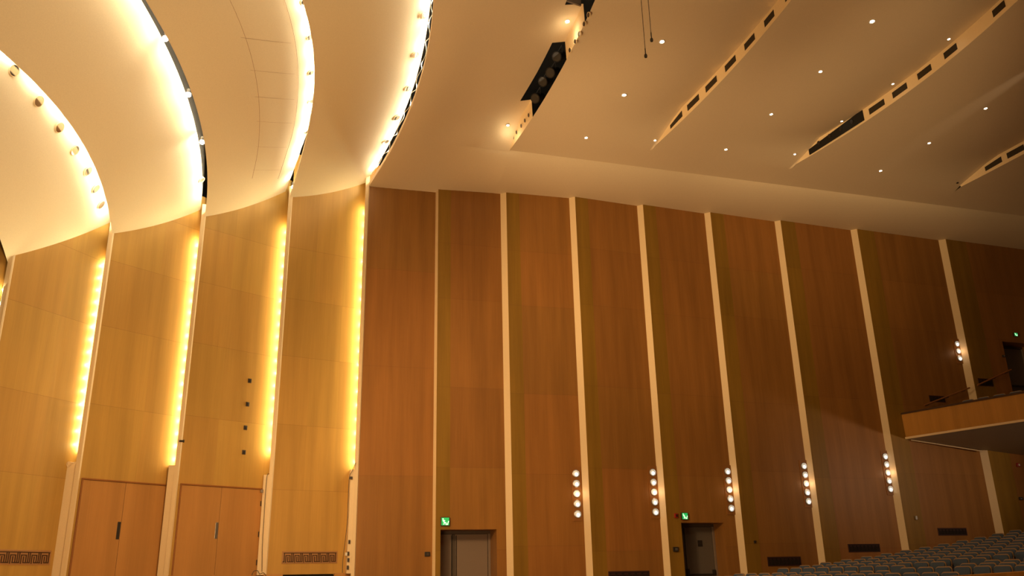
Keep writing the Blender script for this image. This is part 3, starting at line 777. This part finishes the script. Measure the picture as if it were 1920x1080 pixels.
# ------------------------------------------------------------------ fretwork and dark wall grilles
def grille(k, px0, px1, py0, py1, reps, mplate, mslot, label, cat='vent grille'):
    u0, z0 = hit_bay(k, px0, (py0+py1)/2); u1, _ = hit_bay(k, px1, (py0+py1)/2)
    _, zt = hit_bay(k, (px0+px1)/2, py0); _, zb = hit_bay(k, (px0+px1)/2, py1)
    a, b = BAY[k]; d, n = norm2(a, b); L = (b-a).length
    W_ = (u1-u0)*L; Hh = zt-zb
    root = empty('wall_grille', bay_point(k, (u0+u1)/2, zb), label, cat, 'pierced grilles low on the walls')
    m = MB(); m.box(bay_point(k, (u0+u1)/2, (zt+zb)/2, 0.004), (W_/2+0.03, 0.006, Hh/2+0.03), (d, n, Z)); m.build('plate', mplate, root, bevel=0.004)
    m = MB(); cell = W_/reps; t = 0.052
    ST = [(.06, .95, .46, .95), (.10, .95, .10, .05), (-.06, .05, .10, .05), (.54, .95, .96, .95), (.92, .95, .92, .05), (.28, .70, .46, .70), (.28, .70, .28, 0.0), (.54, .70, .73, .70), (.73, .70, .73, .05), (.56, .05, .92, .05), (.50, .55, .50, .05)]
    for r in range(reps):
        for x0, y0, x1, y1 in ST:
            x0, x1 = max(x0, 0), max(x1, 0)
            xa, xb = (r+min(x0, x1))*cell-t*cell, (r+max(x0, x1))*cell+t*cell; ya, yb = min(y0, y1)*Hh-t*cell*0.8, max(y0, y1)*Hh+t*cell*0.8
            m.box(bay_point(k, u0+(xa+xb)/2/L, zb+(ya+yb)/2, 0.011), ((xb-xa)/2, 0.003, (yb-ya)/2), (d, n, Z))
    m.build('fret_slots', mslot, root)
    return root
grille(-4, -30, 92, 1034, 1056, 6, MT['stagefret'], MT['seamdark'], 'pale fretwork grille low on the stage wall at the left edge')
grille(-1, 531, 630, 1036, 1054, 6, MT['stagefret'], MT['seamdark'], 'fretwork grille low on the stage wall beside the dark side wall')
grille(3, 1143, 1216, 1073, 1090, 6, MT['grille'], MT['black'], 'dark fretwork grille at the bottom edge, nearest the stage')
grille(5, 1441, 1500, 1046, 1059, 8, MT['grille'], MT['black'], 'dark red grille on the wall above the front seats')
grille(6, 1592, 1648, 1022, 1033, 8, MT['grille'], MT['black'], 'dark red grille between the last two strips before the balcony')
grille(7, 1760, 1811, 992, 1002, 8, MT['grille'], MT['black'], 'dark red grille under the balcony front')
grille(7, 1744, 1770, 744, 752, 4, MT['grille'], MT['black'], 'dark grille behind the handrail, left of the last strip')
grille(8, 1836, 1860, 712, 722, 4, MT['grille'], MT['black'], 'dark grille behind the handrail, right of the last strip')

# ------------------------------------------------------------------ stage double doors
def stage_door(no, k, xl, xr, yt, hx, hy, hmat, label):
    a, b = BAY[k]; d, n = norm2(a, b); L = (b-a).length
    u0, zt = hit_bay(k, xl, yt); u1, _ = hit_bay(k, xr, yt+10); W_ = (u1-u0)*L
    zb = 0.17
    root = empty('door_%d' % no, bay_point(k, (u0+u1)/2, zb), label, 'door', kind='structure')
    def bx(x0, x1, z0, z1, w0, w1, name, mat, par=root, bevel=0.0):
        m = MB(); c = bay_point(k, u0+(x0+x1)/2/L, (z0+z1)/2, (w0+w1)/2); m.box(c, (abs(x1-x0)/2, abs(w1-w0)/2, abs(z1-z0)/2), (d, n, Z)); return m.build(name, mat, par, bevel=bevel)
    bx(-0.035, W_, zt, zt+0.030, 0, 0.03, 'head_frame', MT['trimwood'], bevel=0.004)
    bx(-0.035, -0.005, zb, zt, 0, 0.024, 'jamb_frame', MT['trimwood'], bevel=0.004)
    us, zs = hit_bay(k, hx, hy); xm = (us-u0)*L+0.03
    bx(-0.004, W_, zb, zt, 0.0, 0.004, 'shadow_gap', MT['seamdark'])
    bx(0.0, xm-0.004, zb, zt-0.006, 0, 0.016, 'door_leaf', MT['doorwood'], bevel=0.003)
    l2 = bx(xm+0.004, W_, zb, zt-0.006, 0, 0.016, 'door_leaf', MT['doorwood'], bevel=0.003)
    bx(xm-0.075, xm-0.012, zs-0.165, zs+0.165, 0.016, 0.026, 'push_plate', hmat, l2, bevel=0.003)
    for z in (zt-0.30, zt-0.95, zb+0.25): bx(W_-0.04, W_-0.005, z-0.055, z+0.055, 0.016, 0.03, 'hinge', MT['bronze'], l2, bevel=0.003)
stage_door(4, -3, 156, 317, 899, 222, 995, MT['dark'], 'tall veneered stage double door with a dark push plate, at left')
stage_door(5, -2, 341, 492, 909, 406, 995, MT['steel'], 'tall veneered stage double door with a grey push plate')

# ------------------------------------------------------------------ base of the stage wall with a dark doorway
for k in range(-5, 0):
    a, b = BAY[k]; d, n = norm2(a, b); L = (b-a).length
    m = MB(); segs = [(0, 1)]
    if k == -1:
        ua, zd = hit_bay(-1, 530, 1073, 0.03); ub, _ = hit_bay(-1, 627, 1073, 0.03); segs = [(-0.03, ua), (ub, 1)]
    for s0, s1 in segs: m.box(bay_point(k, (s0+s1)/2, -0.57, 0.0), ((s1-s0)*L/2, 0.05, 0.745), (d, n, Z))
    tag(m.build('baseboard_stage', MT['doorwood']), 'brown base below the stage wall, '+{-5: 'cut off at the left edge', -4: 'under the left fretwork grille', -3: 'under the dark-handled double door', -2: 'under the grey-handled double door', -1: 'around the dark low opening'}[k], 'base', kind='structure')
    if k == -1:
        m = MB(); m.box(bay_point(k, (ua+ub)/2, -0.60, -0.02), ((ub-ua)*L/2, 0.02, 0.74), (d, n, Z))
        tag(m.build('door_6', MT['black']), 'dark low opening under the fretwork grille beside the corner', 'doorway', kind='structure')

# ------------------------------------------------------------------ cables, clamp and sockets by the stage fins
def on_fin(k, px, py, out=0.05):
    n = NEAR[k]; r = pxray(px, py); t = (n[1]-out)/r.y; return r*t
def run(name, k, pts, r, mat, label, out=0.06):
    P = [on_fin(k, x, y, out) for x, y in pts]; Q = []
    for i in range(len(P)-1):
        p0, p1, p2, p3 = P[max(i-1, 0)], P[i], P[i+1], P[min(i+2, len(P)-1)]
        for j in range(6):
            t = j/6; Q.append(0.5*((2*p1)+(p2-p0)*t+(2*p0-5*p1+4*p2-p3)*t*t+(3*p1-p0-3*p2+p3)*t**3))
    Q.append(P[-1]); m = MB(); m.tube(Q, r, 6); return tag(m.build(name, mat, smooth=True), label, 'cable')
run('cable', 0, [(667, 868), (660, 884), (655, 896), (653, 930), (651, 980), (646, 1024), (643, 1050), (642, 1074)], 0.007, MT['cable'], 'dark cable hanging down the filler board of the corner fin')
run('cable', -1, [(505, 888), (501, 892), (498, 920), (495, 970), (492, 1020), (491, 1072)], 0.006, MT['cable'], 'thin cable running down the fin right of the grey-handled door')
run('cable', -1, [(472, 1079), (476, 1071), (483, 1070), (487, 1076), (494, 1074), (499, 1080)], 0.007, MT['cable'], 'coiled cable end at the foot of the fin, bottom edge')
run('cable', -3, [(144, 865), (136, 870), (128, 876), (125, 870), (129, 866), (136, 868), (142, 866)], 0.007, MT['palecable'], 'pale cable loop on top of the leftmost full filler board')
p = on_fin(-2, 341, 827, 0.06)
root = empty('clamp', p, 'small black clamp on the fin between the double doors', 'clamp')
m = MB(); m.lathe(p-Vector((0.05, 0, 0)), (1, 0, 0), [(0.0, 0), (0.022, 0), (0.022, 0.07), (0.03, 0.075), (0.03, 0.10), (0, 0.10)], 14); m.build('body', MT['dark'], root, smooth=True)
m = MB(); m.box(p+Vector((-0.02, 0.035, 0)), (0.012, 0.04, 0.018)); m.build('jaw', MT['dark'], root)
for i, (px, py) in enumerate(((655, 1016), (653, 1038), (653, 1050), (652, 1064))):
    c = on_fin(0, px, py, 0.015); root = empty('wall_socket', c-Z*0.045, 'small dark socket on the filler board of the corner fin, %s from the top' % ORD[i], 'socket', 'sockets on the corner fin')
    m = MB(); m.box(c, (0.022, 0.012, 0.042)); m.build('plate', MT['bronze'], root, bevel=0.004)
    m = MB(); m.box(c-Vector((0, 0.013, 0)), (0.010, 0.004, 0.026)); m.build('outlet', MT['dark'], root)
c = on_fin(0, 649, 1039, 0.05); m = MB(); m.box(c, (0.025, 0.03, 0.035)); tag(m.build('junction_box', MT['white'], bevel=0.006), 'small white box beside the sockets of the corner fin', 'box')
c = on_fin(0, 658, 896, 0.03); m = MB(); m.box(c, (0.035, 0.02, 0.03)); tag(m.build('cable_clip', MT['bronze'], bevel=0.006), 'grey bracket at the top of the corner filler board', 'bracket')
c = on_fin(-1, 491, 921, 0.07); m = MB(); m.box(c, (0.03, 0.02, 0.035)); tag(m.build('cable_clip', MT['bronze'], bevel=0.006), 'small dark bracket beside the top of the grey-handled door', 'bracket')

# ------------------------------------------------------------------ balcony
def bfront(q): return 17.72+(19.4-q)*0.3+0.004*(19.4-q)**2
BT, BB = 4.14, 3.47
root = empty('balcony', (bfront(16), 16, BB), 'honey-coloured balcony front jutting from the side wall at the right', 'balcony')
qsb = [19.62-0.5*i for i in range(0, 34)]
m = MB(); m.grid(lambda t, q: (bfront(q)+0.02*(1-t)+0.10*0, q, BB+(BT-BB)*t), [0, 1], qsb); m.grid(lambda t, q: (bfront(q)+0.12, q, BB+(BT-BB)*t), [0, 1], qsb); m.build('front_panel', MT['railwood'], root)
m = MB(); m.grid(lambda t, q: (bfront(q)-0.02+0.2*t, q, BT), [0, 1], qsb); m.grid(lambda t, q: (bfront(q)-0.02, q, BT+0.05*t), [0, 1], qsb); m.grid(lambda t, q: (bfront(q)-0.02+0.2*t, q, BT+0.05), [0, 1], qsb); m.build('cap_rail', MT['seamdark'], root)
m = MB(); m.grid(lambda t, q: (bfront(q)-0.012, q, BB-0.02+0.055*t), [0, 1], qsb); m.grid(lambda t, q: (bfront(q)-0.012+0.06*t, q, BB-0.02), [0, 1], qsb); m.build('bottom_trim', MT['cream'], root)
m = MB(); m.grid(lambda t, q: (bfront(q)+0.02+t, q, BB-0.012-0.105*t+0.004*t*t), [0, 1, 2, 3, 4, 5, 6, 8, 10], qsb); m.build('soffit', MT['soffit'], root, smooth=True)
m = MB(); m.tube([(bfront(19.5)+0.1+0.3*i, 19.56, BB-0.04-0.105*(0.3*i+.1)) for i in range(9)], 0.018, 6); m.build('wall_trim', MT['cream'], root)
def bfloor(s, q): return 3.72+0.33*max(0, s-bfront(q)-0.5)
m = MB()
for i in range(10):
    s0, s1 = 0.1+0.85*i, 0.1+0.85*(i+1)
    z = 3.62+0.27*i
    m.grid(lambda t, q: (bfront(q)+s0+(s1-s0)*t, q, z), [0, 1], qsb); m.grid(lambda t, q: (bfront(q)+s1, q, z+0.27*t), [0, 1], qsb)
m.build('stepped_floor', MT['carpet'], root)
# handrails on the wall above the balcony steps
for i, (p0, p1) in enumerate((((1733, 760), (1818, 727)), ((1833, 722), (1896, 693)))):
    r0, r1 = pxray(*p0), pxray(*p1); a, b = r0*(19.45/r0.y), r1*(19.45/r1.y)
    root = empty('handrail', a, ['sloping wall handrail left of the last cream strip', 'sloping wall handrail leading to the balcony door'][i], 'handrail', 'handrails on the balcony wall')
    m = MB(); m.tube([a, b], 0.022, 8); m.build('rail', MT['trimwood'], root, smooth=True)
    for f in (0.12, 0.55, 0.92):
        p = a.lerp(b, f); m = MB(); m.tube([p, p+Vector((0, 0.06, -0.04)), p+Vector((0, 0.2, -0.04))], 0.01, 6); m.build('bracket', MT['bronze'], root)

# ------------------------------------------------------------------ seats
def make_seat():
    """seat facing -s, base at origin on the floor (hall units, origin at floor)"""
    root = empty('theatre_seat', (0, 0, -EYE), 'x', 'seat')
    Zo = -EYE
    def rr(w_, z0, z1, r, n=5):
        out = [(-w_, z0), (w_, z0)]
        for i in range(n+1):
            t = math.pi/2*i/n; out.append((w_-r+r*math.cos(t), z1-r+r*math.sin(t)))
        for i in range(n+1):
            t = math.pi/2+math.pi/2*i/n; out.append((-w_+r+r*math.cos(t), z1-r+r*math.sin(t)))
        return out
    lean = 0.20
    def plate(outline, x0, th):
        pts = [Vector((x0+(z-0.3)*lean, y, z+Zo)) for y, z in outline]; m = MB(); m.prism(pts, (1, 0, -lean), th); return m
    plate(rr(0.174, 0.25, 0.62, 0.062), 0.128, 0.03).build('back_shell', MT['seatshell'], root, bevel=0.006)
    plate(rr(0.162, 0.262, 0.603, 0.055), 0.096, 0.04).build('backrest', MT['seatblue'], root, bevel=0.016)
    m = MB(); m.prism([Vector((x, -0.155, z+Zo)) for x, z in ((-0.17, 0.275), (0.10, 0.25), (0.10, 0.325), (-0.16, 0.345))], (0, 1, 0), 0.31); m.build('seat_cushion', MT['seatblue'], root, bevel=0.018)
    for sy in (-1, 1):
        y = sy*0.179
        m = MB(); m.prism([Vector((x, y-0.010, z+Zo)) for x, z in ((-0.06, 0.0), (0.10, 0.0), (0.12, 0.30), (0.10, 0.43), (-0.15, 0.43), (-0.15, 0.40), (-0.02, 0.38))], (0, 1, 0), 0.020); m.build('side_standard', MT['dark'], root)
        m = MB(); m.box((-0.03, y, 0.445+Zo), (0.14, 0.013, 0.014)); m.build('armrest', MT['seatshell'], root, bevel=0.006)
    return root
seat0 = make_seat(); used = [False]
def put_seat(s, q, label, group, z=None, rot=0.26):
    o = seat0 if not used[0] else copy_tree(seat0); used[0] = True
    o.location = H((s, q, floor_z(s, q) if z is None else z)); o.rotation_euler = (0, 0, rot)
    o['label'] = label; o['group'] = group
SEATROWS = {-2: [j for j in range(0, 16)], -1: list(range(0, 11)), 0: list(range(10, 17)), 1: list(range(0, 9))+list(range(12, 16)), 2: list(range(0, 10))+[12, 13, 14], 3: list(range(0, 11)), 4: list(range(0, 10))+[10],
            5: list(range(0, 12)), 6: list(range(0, 11)), 7: list(range(0, 10)), 8: list(range(0, 8)), 9: list(range(0, 7)), 10: list(range(0, 6)), 11: list(range(0, 5)), 12: list(range(0, 4)), 13: list(range(0, 3)), 14: list(range(0, 2))}
rn = sorted(SEATROWS)
for i in rn:
    for c_, j in enumerate(SEATROWS[i]):
        s = 11.87+0.614*i+0.39*j*math.sin(0.26); q = 18.77-0.39*j*math.cos(0.26)
        put_seat(s, q, 'blue-grey folding seat in the %s row from the front, %s in from the side wall' % (ORD[i+2], ORD[j]), 'blue-grey seats on the hall floor')
for j in range(0, 8):
    q = 18.9-0.42*j; put_seat(bfront(q)+1.38, q, 'dark seat in the balcony just above its front, %s from the wall' % ORD[j], 'balcony seats', z=3.62+0.27, rot=0.3)

# ------------------------------------------------------------------ wooden partition at the lower right
p0 = Vector((7.4, 9.3, -0.075)); p1 = Vector((8.3, 6.8, -0.03))
r0, r1 = pxray(1764, 1081), pxray(1925, 1070.5)
p0 = r0*(10.5/math.hypot(r0.x, r0.y)); p1 = r1*(9.4/math.hypot(r1.x, r1.y))
dv = (p1-p0); p1 = p1+dv*0.5; p0 = p0-dv*0.6
root = empty('low_partition', (p0+p1)/2-Z*1.0, 'orange-brown wooden partition top at the lower right corner', 'partition')
m = MB(); m.prism([p0-Z*0.04, p1-Z*0.04, p1-Z*1.0, p0-Z*1.0], Vector((0.35, 0.93, 0)), 0.06); m.build('panel', MT['railwood'], root)
m = MB(); m.prism([p0, p1, p1-Z*0.05, p0-Z*0.05], Vector((0.35, 0.93, 0)), 0.10); m.build('cap', MT['railwood'], root, bevel=0.006)
